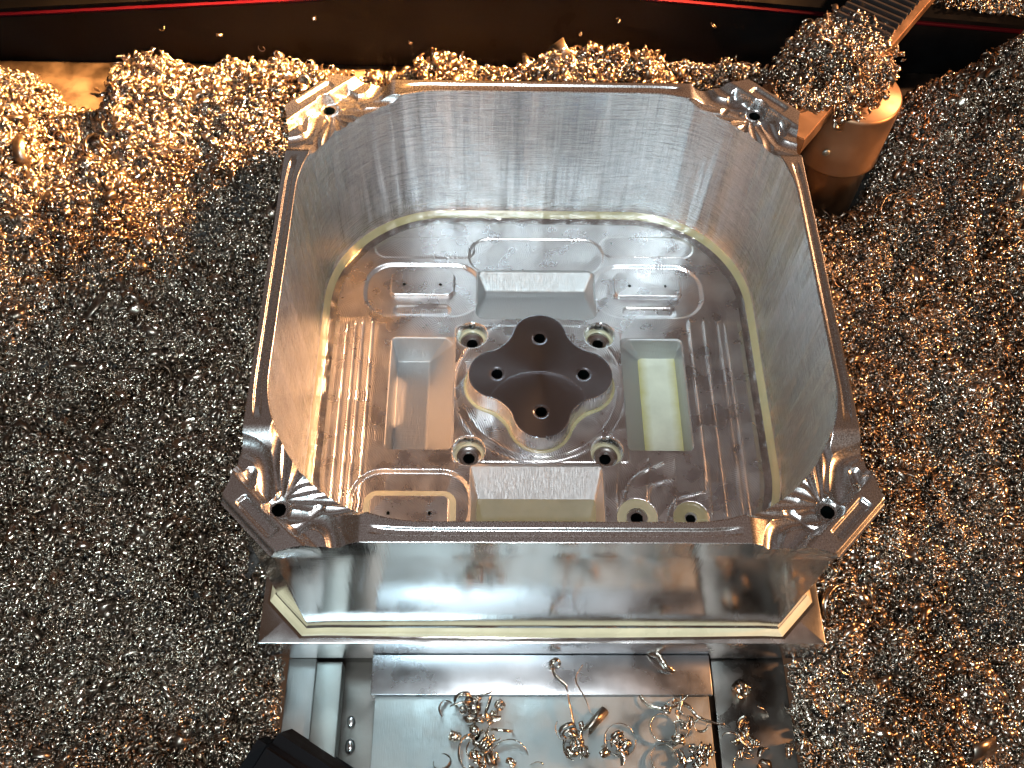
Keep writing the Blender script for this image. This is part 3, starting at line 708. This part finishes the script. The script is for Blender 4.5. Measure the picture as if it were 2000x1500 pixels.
def scatter(name, P, size, label, cat):
    me = bpy.data.meshes.new(name); n_ = len(P); me.vertices.add(n_); me.vertices.foreach_set('co', np.asarray(P, np.float32).ravel())
    a = me.attributes.new('turn', 'FLOAT_VECTOR', 'POINT'); a.data.foreach_set('vector', (rng.random((n_, 3)) * 6.283).astype(np.float32).ravel())
    a = me.attributes.new('size', 'FLOAT', 'POINT'); a.data.foreach_set('value', size.astype(np.float32))
    a = me.attributes.new('kind_index', 'INT', 'POINT'); a.data.foreach_set('value', rng.integers(0, len(PROTO), n_).astype(np.int32))
    P_ = np.asarray(P); fl = sst(vnoise(P_[:, 0], P_[:, 1], 0.30, 11) + 0.8 * vnoise(P_[:, 0], P_[:, 1], 0.8, 12) + 0.25 * rng.standard_normal(n_), -0.15, 0.75)
    a = me.attributes.new('film', 'FLOAT', 'POINT'); a.data.foreach_set('value', fl.astype(np.float32))
    o = bpy.data.objects.new(name, me); C.objects.link(o); md = o.modifiers.new('chips', 'NODES'); md.node_group = NG
    tag(o, label, cat, kind='stuff'); return o

# ---- the heap surface
def vnoise(x, y, f, seed):
    r_ = np.random.default_rng(seed); T = r_.random((64, 64))
    gx_, gy_ = x * f, y * f; ix, iy = np.floor(gx_).astype(int), np.floor(gy_).astype(int); fx, fy = gx_ - ix, gy_ - iy
    fx = fx * fx * (3 - 2 * fx); fy = fy * fy * (3 - 2 * fy)
    g_ = lambda a, b: T[a % 64, b % 64]
    return (g_(ix, iy) * (1 - fx) + g_(ix + 1, iy) * fx) * (1 - fy) + (g_(ix, iy + 1) * (1 - fx) + g_(ix + 1, iy + 1) * fx) * fy - 0.5
RX = [-60, -35.4, -33.9, -32.7, -30.0, -27.7, -24.5, -23.1, -17.3, -15.2, -13.3, -9.3, -6.8, -5.0, -3.5, -1.4, 0.2, 3.2, 7.2, 8.7, 11.7, 14.7, 16.6, 21.9, 25.5, 27.0, 29.1, 31, 60]
RZ = [-3.5, -3.3, -3.9, -7.5, -7.5, -3.5, -2.6, -3.9, -3.4, -3.0, -3.7, -3.7, -1.9, -1.9, -3.4, -3.6, -2.4, -1.9, -1.9, -3.1, -2.8, -2.6, -4.0, -8.0, -5.0, -2.8, -2.0, 0.6, 0.6]
def heap(x, y):
    ridge = np.interp(x, RX, RZ) - 0.35
    base = -15.2 + 3.2 * sst(y, -17, -9) + 2.4 * sst(y, -9, 6) + 1.8 * sst(y, 4, 13)
    base = np.where(x > 10, base - 1.2 * sst(x, 14, 20) * sst(y, -5, 8), base)
    base = base + 1.6 * sst(np.abs(x), 20, 40) * sst(y, -20, 0)
    t = sst(y, 9.5, 19.5); z_ = base * (1 - t) + ridge * t
    z_ = np.where(y > 19.8, z_ - (y - 19.8) * 1.6, z_)
    # hollow round the foot of the post
    hp = np.hypot(x - 20.9, y - 17.0); z_ = z_ - 4.5 * np.exp(-(hp / 4.2) ** 2) * sst(y, 5, 9)
    lump = 1.8 * vnoise(x, y, 0.16, 1) + 1.8 * vnoise(x, y, 0.4, 2) + 1.5 * vnoise(x, y, 0.95, 3)
    return z_ + lump * (0.85 - 0.35 * sst(y, 15, 19))
def heap_ok(x, y, m=0.0):
    inb = (np.abs(x) < 16.05 + m) & (np.abs(y) < 16.05 + m)
    # beside the plate the chips must stay below its top
    vis = (x > -14.9 - m) & (x < 14.35 + m) & (y < -15.5)
    pst = np.hypot(x - 20.9, y - 17.8) < 3.0
    return ~(inb | vis | pst)
xs = np.arange(-62, 62, 0.5); ys = np.arange(-42, 24.0, 0.5); HX, HY = np.meshgrid(xs, ys)
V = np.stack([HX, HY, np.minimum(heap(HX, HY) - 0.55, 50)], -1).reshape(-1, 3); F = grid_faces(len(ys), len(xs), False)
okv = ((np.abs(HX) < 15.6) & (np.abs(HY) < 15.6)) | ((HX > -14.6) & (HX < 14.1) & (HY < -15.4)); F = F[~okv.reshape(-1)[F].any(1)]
bed = mesh_np('chip_shade_bed', *sub_faces(V, F), M['bed']); tag(bed, kind='structure')
def in_view_cull(x, y):
    # skip places far outside any view of the photograph
    return (np.abs(x) < 30 + 0.35 * (y + 26)) & (y > -27)
NCH = 175000
px = rng.uniform(-50, 50, NCH * 2); py = rng.uniform(-27, 23.0, NCH * 2)
k = heap_ok(px, py) & in_view_cull(px, py); px, py = px[k][:NCH], py[k][:NCH]
pz = heap(px, py) + rng.uniform(-0.45, 0.12, len(px)) + 0.25 * (rng.random(len(px)) < 0.06)
near = (np.maximum(np.abs(px), np.abs(py)) < 17.0) & (py < 8); pz = np.where(near, np.minimum(pz, -12.75), pz)
size = np.exp(rng.normal(0.06, 0.33, len(px))); patch = vnoise(px, py, 0.22, 21) + 0.7 * vnoise(px, py, 0.6, 22)
size = size * (0.95 + 0.45 * patch); big = rng.random(len(px)) < 0.035 + 0.05 * np.clip(patch, 0, 1); size = np.where(big, size * rng.uniform(1.4, 2.0, len(px)), size)
pz = np.where(big, pz + 0.18, pz)
# long loose curls standing up along the rear ridge
rx = rng.uniform(-34, 17, 1500); ry = rng.uniform(17.2, 21.0, 1500); kk = vnoise(rx, ry, 0.5, 31) > -0.12; rx, ry = rx[kk], ry[kk]
rz = heap(rx, ry) + rng.uniform(0.1, 0.75, len(rx)); px = np.concatenate([px, rx]); py = np.concatenate([py, ry]); pz = np.concatenate([pz, rz]); size = np.concatenate([size, rng.uniform(0.9, 1.6, len(rx))])
scatter('swarf_heap', np.stack([px, py, pz], 1), size, 'deep heap of small curled aluminium chips surrounding the housing', 'chips')
print('heap chips', len(px))
# frothy pile on the arm
n_ = 11000; t = rng.uniform(1.5, 15, n_); s_ = rng.normal(-1.6, 2.2, n_); s_ = np.clip(s_, -6.5, 2.6)
pk = (1.7 + 1.6 * vnoise(t, s_, 0.45, 41)) * np.exp(-((t - 7.6) / 4.4) ** 2) * np.exp(-((s_ + 1.9) / 2.9) ** 2)
P = np.array([arm_pt(a, b, 0) for a, b in zip(t, s_)]); P[:, 2] = -1.6 + pk * rng.random(n_) ** 0.6 - 0.9 * np.clip(-s_ - 4.2, 0, 9) - 1.2 * sst(s_, 0.1, 0.5) * (1 - 0.6 * rng.random(n_))
keepm = (pk > 0.22 + 0.5 * rng.random(n_)); P = P[keepm]
scatter('swarf_pile', P, np.exp(rng.normal(0.12, 0.35, len(P))), 'bright pile of curled chips heaped on the tan arm', 'chips')
# chips lying on top of the dark cover, top left and right
P = []
for cx, cy, sx_, n2 in ((-25, 29.3, 3.6, 420), (-35, 28.5, 1.5, 60), (33.5, 27.6, 2.2, 700)):
    for _ in range(n2):
        x_ = rng.normal(cx, sx_); y_ = cy + abs(rng.normal(0, 1.4)); P.append((x_, y_, float(np.interp(x_, [q_[0] for q_ in seam], [q_[2] for q_ in seam])) + 0.45 + 0.06 * (y_ - 27) + 0.5 * rng.random()))
scatter('swarf_drift', np.array(P), np.exp(rng.normal(0.1, 0.3, len(P))), 'loose drifts of chips resting on the top of the dark cover', 'chips')

# ------------------------------------------------------------------ single chips
def chip_obj(V, F, loc, rot, sc, label, group=None, name='curled_chip', m='chip'):
    o = mesh_np(name, V - V.mean(0), F, M[m], None, True)
    if group == 'curled chips lying on the vise': sc = 1.22
    o.location = loc; o.rotation_euler = rot; o.scale = (sc,) * 3
    tag(o, label, 'metal chip', group); return o
JT = -14.72; JB = -14.95; SB = -15.75
def strand(pts, width, n=30, tw=3.0):
    P = spline(pts, n); t = np.linspace(0, 1, len(P))
    sd_ = np.stack([np.cos(tw * t), np.sin(tw * t), 0.8 * np.ones(len(P))], 1); return ribbon(P, sd_, width, 0.012, 0.4)
def wave_strand(length, amp, width, loops):
    t = np.linspace(0, 1, 44); P = np.stack([amp * np.cos(loops * 6.28 * t), length * t, amp * np.sin(loops * 6.28 * t)], 1)
    return ribbon(P, np.tile([0.2, 1, 0.1], (44, 1)), width, 0.012, 0.5)
GV = 'curled chips lying on the vise'
chip_obj(*helix(0.42, 1.3, 0.12, 0.22, 34), (-4.4, -18.4, JB + 0.35), (1.1, 0.3, 0.2), 1, 'looped chip straddling the jaw step left of the bright reflection', GV)
chip_obj(*helix(0.36, 0.6, 0.10, 0.14, 24, 0.2), (-5.5, -18.75, JB + 0.2), (0.2, 0.5, 0.4), 1, 'small hooked chip furthest left on the jaw step', GV)
chip_obj(*helix(0.50, 0.75, 0.25, 0.18, 30), (-3.2, -19.2, JB + 0.25), (0.5, 0.2, 2.0), 1, 'open grey loop below the jaw step, nearest the jaw edge', GV)
chip_obj(*helix(0.22, 2.2, 0.10, 0.16, 40), (-2.4, -18.7, JB + 0.25), (0.9, 0.9, 0.2), 1, 'tight double curl at the right end of the left chip tangle', GV)
chip_obj(*wave_strand(1.5, 0.16, 0.14, 3), (-3.9, -20.0, JB + 0.2), (0.1, 0.1, 0.3), 1, 'twisted upright strand in the middle of the left chip tangle', GV)
chip_obj(*helix(0.85, 0.45, 0.10, 0.20, 30, 0, 0.3), (-1.9, -20.9, JB + 0.3), (0.35, 0.0, 0.2), 1, 'broad arched chip above the bottom edge left of centre', GV)
chip_obj(*helix(0.95, 0.5, 0.10, 0.24, 30, 0, 0.3), (-4.2, -21.0, JB + 0.3), (0.3, 0.2, 1.2), 1, 'wide arched ribbon at the bottom of the left chip tangle', GV)
chip_obj(*helix(0.30, 2.6, 0.16, 0.20, 50), (-3.2, -20.9, JB + 0.35), (1.3, 0.2, 0.7), 1, 'bright corkscrew at the heart of the left chip tangle', GV)
chip_obj(*helix(0.32, 1.2, 0.1, 0.24, 30), (-2.9, -21.6, JB + 0.3), (0.3, 1.2, 0.7), 1, 'bright loop touching the bottom edge below the corkscrew', GV)
chip_obj(*helix(0.4, 0.8, 0.1, 0.2, 30), (-5.5, -21.8, JB + 0.2), (0.5, 0.3, 3.0), 1, 'curl at the bottom edge left of the chip tangle', GV)
chip_obj(*helix(0.45, 0.22, 0.0, 0.5, 14), (-0.4, -21.8, JB + 0.12), (0.2, 0.1, 0.9), 1, 'flat lens shaped flake near the bottom edge', GV)
chip_obj(*strand([(0.7, -16.5, 0), (0.75, -17.1, 0.25), (1.25, -17.6, 0.1), (1.4, -18.4, 0.15), (1.6, -19.4, 0.05)], 0.17), (1.15, -17.9, JT + 0.25), (0, 0, 0), 1, 'long copper tinted strand crossing the jaw step', GV)
chip_obj(*strand([(2.3, -17.0, 0), (1.95, -17.7, 0.1), (2.35, -18.6, 0.15), (2.6, -19.2, 0.0), (2.9, -19.4, 0)], 0.07), (2.4, -18.2, JT + 0.12), (0, 0, 0), 1, 'thin wiry strand right of the long copper tinted strand', GV)
chip_obj(*helix(0.28, 1.6, 0.05, 0.22, 36), (0.7, -16.45, JT + 0.3), (1.2, 0.2, 0.4), 1, 'small dark coil at the head of the long strand', GV)
chip_obj(*helix(0.17, 3.0, 0.02, 1.2, 54, 0.3, 0.95), (3.0, -19.5, JB + 0.25), (1.45, 0.0, -0.75), 1, 'shiny rolled tube lying diagonally on the jaw body', GV, 'rolled_chip')
chip_obj(*helix(0.40, 1.5, 0.25, 0.2, 40), (1.4, -20.1, JB + 0.35), (1.2, 0.5, 0.1), 1, 'bright coil below the long strand, left of the rolled tube', GV)
chip_obj(*helix(0.26, 2.0, 0.15, 0.15, 40), (2.2, -21.2, JB + 0.25), (0.4, 1.0, 0.1), 1, 'small knotted curl below the rolled tube', GV)
chip_obj(*helix(0.72, 0.95, 0.10, 0.17, 44), (4.2, -20.6, JB + 0.2), (0.15, 0.1, 0.4), 1, 'large open ring right of the rolled tube', GV)
chip_obj(*helix(0.25, 2.4, 0.18, 0.18, 44), (4.1, -20.5, JB + 0.35), (1.2, 0.9, 0.1), 1, 'knot of bright curl inside the large open ring', GV)
chip_obj(*strand([(6.1, -15.9, 0), (6.5, -16.1, 0.3), (6.9, -16.6, 0.3), (7.3, -16.8, 0.1)], 0.3, 24, 2.0), (6.8, -16.35, JT + 0.28), (0, 0, 0), 1, 'broad twisted ribbon alone on the jaw plate, right of centre', GV)
chip_obj(*strand([(5.7, -17.9, 0), (6.0, -18.6, 0.1), (6.8, -18.9, 0.2), (7.8, -18.7, 0.25), (8.5, -19.3, 0.1), (9.6, -19.6, 0.1)], 0.2, 40, 2.0), (7.4, -18.9, JB + 0.25), (0, 0, 0), 1, 'long curved sliver with a thin tail reaching the jaw edge', GV)
chip_obj(*helix(0.62, 0.9, 0.12, 0.2, 40), (6.6, -20.0, JB + 0.25), (0.2, 0.1, 1.0), 1, 'upper of two rings near the right of the jaw body', GV)
chip_obj(*helix(0.62, 0.97, 0.06, 0.17, 44), (6.6, -21.6, JB + 0.2), (0.1, 0.05, 2.2), 1, 'lower of two rings near the right of the jaw body', GV)
chip_obj(*helix(0.35, 0.4, 0.0, 0.55, 16), (8.0, -19.7, JB + 0.2), (0.5, 0.3, 0.9), 1, 'copper tinted folded flake between the upper ring and jaw edge', GV)
chip_obj(*helix(0.27, 3.2, 0.22, 0.17, 60), (8.9, -21.2, JB + 0.3), (1.4, 0.1, 0.9), 1, 'tightly wound spring at the right edge of the jaw body', GV)
chip_obj(*helix(0.33, 1.4, 0.06, 0.55, 34, 0.15, 0.9), (11.5, -17.6, SB + 0.4), (1.1, 0.5, 0.2), 1, 'crumpled pale roll on the dark side block', GV, 'rolled_chip')
chip_obj(*helix(0.95, 0.2, 0.0, 0.3, 16, 0, 0.5), (12.7, -18.9, SB + 0.2), (0.9, 0.2, 0.2), 1, 'pale arched ribbon below the crumpled roll on the side block', GV)
chip_obj(*helix(0.55, 0.25, 0.0, 0.28, 16, 0, 0.5), (14.0, -18.8, SB + 0.25), (0.9, 0.6, 2.8), 1, 'pale ribbon hanging over the outer edge of the side block', GV)
chip_obj(*helix(0.25, 2.3, 0.2, 0.2, 44), (11.3, -20.2, SB + 0.3), (1.2, 0.4, 1.8), 1, 'knotted curl in the middle of the dark side block', GV)
chip_obj(*helix(0.5, 0.35, 0.0, 0.3, 20), (12.3, -21.0, SB + 0.25), (0.9, 0.3, 0.9), 1, 'pale bent strip right of the knotted curl', GV)
chip_obj(*helix(0.62, 0.9, 0.1, 0.16, 40), (11.2, -21.9, SB + 0.2), (0.2, 0.1, 0.9), 1, 'brassy ring at the bottom of the dark side block', GV)
chip_obj(*helix(0.5, 0.5, 0.0, 0.35, 24), (13.8, -20.9, SB + 0.3), (1.0, 0.9, 0.9), 1, 'wide bent strip at the outer edge near the bottom', GV)
for k_, (x_, y_, a_, lb_) in enumerate(((-3.9, -18.9, 0, 'pale loop tucked behind the jaw step hook'), (-3.6, -19.6, 1, 'crumpled flake leaning on the left chip tangle'), (-4.9, -20.4, 2, 'short spiral at the left flank of the tangle'),
        (-2.3, -20.1, 3, 'thin open loop right of the upright strand'), (-3.7, -21.5, 0, 'dense curl at the foot of the left tangle'), (1.9, -20.8, 2, 'small spiral between the coil and the knotted curl'), (3.3, -21.2, 1, 'bent flake under the large open ring'),
        (7.5, -20.6, 0, 'curled strip between the two rings and the spring'), (7.4, -21.7, 3, 'fine loop beside the lower ring'), (12.2, -21.9, 0, 'dark curl beside the brassy ring'))):
    V_, F_ = (helix(0.3, 1.3, 0.15, 0.3, 34), helix(0.42, 0.5, 0.05, 0.42, 20, 0.2, 0.7), helix(0.22, 2.4, 0.16, 0.2, 44), helix(0.5, 0.9, 0.15, 0.12, 34))[a_]
    chip_obj(V_, F_, (x_, y_, (JB if x_ < 9.5 else SB) + 0.34), rng.random(3) * 3, 1, lb_, GV)
def tangle(cx, cy, cz, rad, n_, label):
    Vs = []; Fs = []; off = 0
    for _ in range(n_):
        k_ = rng.integers(0, 4)
        V_, F_ = (helix(rng.uniform(0.2, 0.45), rng.uniform(0.5, 1.3), 0.15, rng.uniform(0.12, 0.3), 22, 0.2, 0.3), helix(0.2, rng.uniform(1.2, 2.2), 0.16, 0.18, 30), helix(0.4, 0.35, 0.05, 0.35, 12, 0.3, 0.5),
            helix(rng.uniform(0.5, 0.8), rng.uniform(0.3, 0.6), 0.2, 0.13, 20, 0, 0.2))[k_]
        Rm = np.array(Euler(tuple(rng.random(3) * 6.28)).to_matrix()); V_ = (V_ - V_.mean(0)) @ Rm.T
        V_ = V_ * np.array([1, 1, 0.6]) + np.array([rng.normal(0, rad * 0.5), rng.normal(0, rad * 0.6), 0.2 + 0.35 * rng.random()])
        Vs.append(V_); Fs.append(F_ + off); off += len(V_)
    V_ = np.concatenate(Vs); V_[:, 2] = np.maximum(V_[:, 2], 0.01)
    o = mesh_np('chip_tangle', V_, np.concatenate(Fs), M['chip']); o.location = (cx, cy, cz); tag(o, label, 'chip tangle', 'tangles of chips on the vise', 'stuff')
tangle(-3.9, -18.9, JB, 0.8, 12, 'tangle of thin curls just under the left part of the jaw step')
tangle(-3.3, -21.2, JB, 1.3, 22, 'biggest tangle of curls at the bottom edge, left of centre')
tangle(1.6, -20.5, JB, 0.9, 13, 'tangle of curls below the long copper tinted strand')
tangle(4.1, -20.6, JB, 0.7, 12, 'tangle of curls inside the large open ring on the jaw body')
tangle(7.6, -19.4, JB, 1.0, 12, 'tangle of slivers near the right edge of the jaw body')
tangle(8.7, -21.5, JB, 0.8, 12, 'tangle of curls at the bottom right corner of the jaw body')
tangle(11.4, -20.7, SB, 0.9, 14, 'tangle of curls on the dark side block')
# larger chips standing out of the heap
BIG = [(-20.6, -8.6), (-19.7, -10.1), (24.1, 6.4), (21.2, -19.9), (16.0, -20.9), (25.0, -6.2), (22.1, -5.5), (27.5, -12.0), (27.3, -9.5), (-24.0, -10.6), (-18.9, -13.2), (-24.6, -14.0), (16.6, -18.8), (18.5, -14.0), (23.2, -15.5), (19.8, -2.0), (28.3, 3.0), (-27.0, 4.2), (-22.5, 2.5), (-30.2, -3.6), (-26.0, -18.5), (-17.8, -18.4), (-20.8, -20.3), (-21.6, 8.2), (-32.0, 8.4), (18.8, 3.0), (22.5, -1.2), (-28.0, -8.0), (-22.3, -3.4), (30.1, -3.2), (-17.9, 0.5), (17.9, -9.2)]
sh = [helix(0.26, 0.95, 0.1, 0.5, 30, 0.3, 0.9), helix(0.42, 0.5, 0.1, 0.28, 24, 0.2, 0.4), helix(0.14, 2.6, 0.02, 0.8, 44, 0.4, 0.95), helix(0.5, 0.75, 0.2, 0.16, 34), helix(0.6, 0.2, 0.0, 0.42, 16, 0, 0.8)]
mshared = {}; used = set()
for i, (x_, y_) in enumerate(BIG):
    side_ = 'left' if x_ < 0 else 'right'; dep_ = 'front' if y_ < -12 else ('middle' if y_ < -1 else 'rear')
    far_ = 'close to' if abs(x_) < 20.5 else 'somewhat away from' if abs(x_) < 24.05 else 'far from'
    k_ = i % 5
    while (k_, side_, dep_, far_) in used: k_ = (k_ + 1) % 5
    used.add((k_, side_, dep_, far_))
    V_, F_ = sh[k_]
    z_ = float(heap(np.array([x_]), np.array([y_]))[0]) + 0.3
    if k_ not in mshared:
        o = chip_obj(V_, F_, (x_, y_, z_), rng.random(3) * 6.28, 1.0, '', None, 'large_chip'); mshared[k_] = o
    else:
        o = mshared[k_].copy(); C.objects.link(o); o.location = (x_, y_, z_); o.rotation_euler = rng.random(3) * 6.28
    o.scale = (float(rng.uniform(0.8, 1.15)),) * 3
    kind_ = ('wide curled', 'bent tapering', 'tightly rolled', 'open looped', 'broad flat')[k_]
    tag(o, kind_ + ' large chip in the ' + dep_ + ' heap, ' + far_ + ' the housing, ' + side_ + ' side', 'metal chip', 'large chips on the heap')
# chips stuck to the dark cover
for i, (x_, z_) in enumerate(((-26.5, -5.6), (-22.6, -6.0), (-19.8, -7.2), (-15.6, -4.4), (5.8, -4.2), (3.2, -5.4), (12.6, -4.6), (-9.0, -6.4))):
    V_, F_ = sh[(i + 1) % 4]
    o = chip_obj(V_, F_, (x_, 25.95, z_), rng.random(3) * 6.28, 0.5, ('small chip stuck on the dark cover, ' + ('highest on the left', 'second from the left', 'lowest of the left ones, above the heap', 'just under the seam left of the peak', 'right of centre above the tallest mound', 'near the middle of the black stretch', 'rightmost, left of the chip covered arm', 'above the left mound of the rear ridge')[i]), 'chips stuck to the dark cover', 'stuck_chip')
o = chip_obj(*sh[4], (-31.2, 22.6, -8.3), (0.2, 0.1, 0.3), 1.0, 'bright flake lying alone on the bare ledge')
o = chip_obj(*sh[1], (-29.5, 24.6, -8.3), (0.2, 0.1, 0.9), 1.0, 'bright hooked chip at the back of the bare ledge')
o = chip_obj(*helix(0.25, 0.3, 0.0, 0.32, 14), (14.2, -12.0, -0.05), (0.4, 0.3, 0.5), 1.0, 'small bright flake on the front right corner bracket')
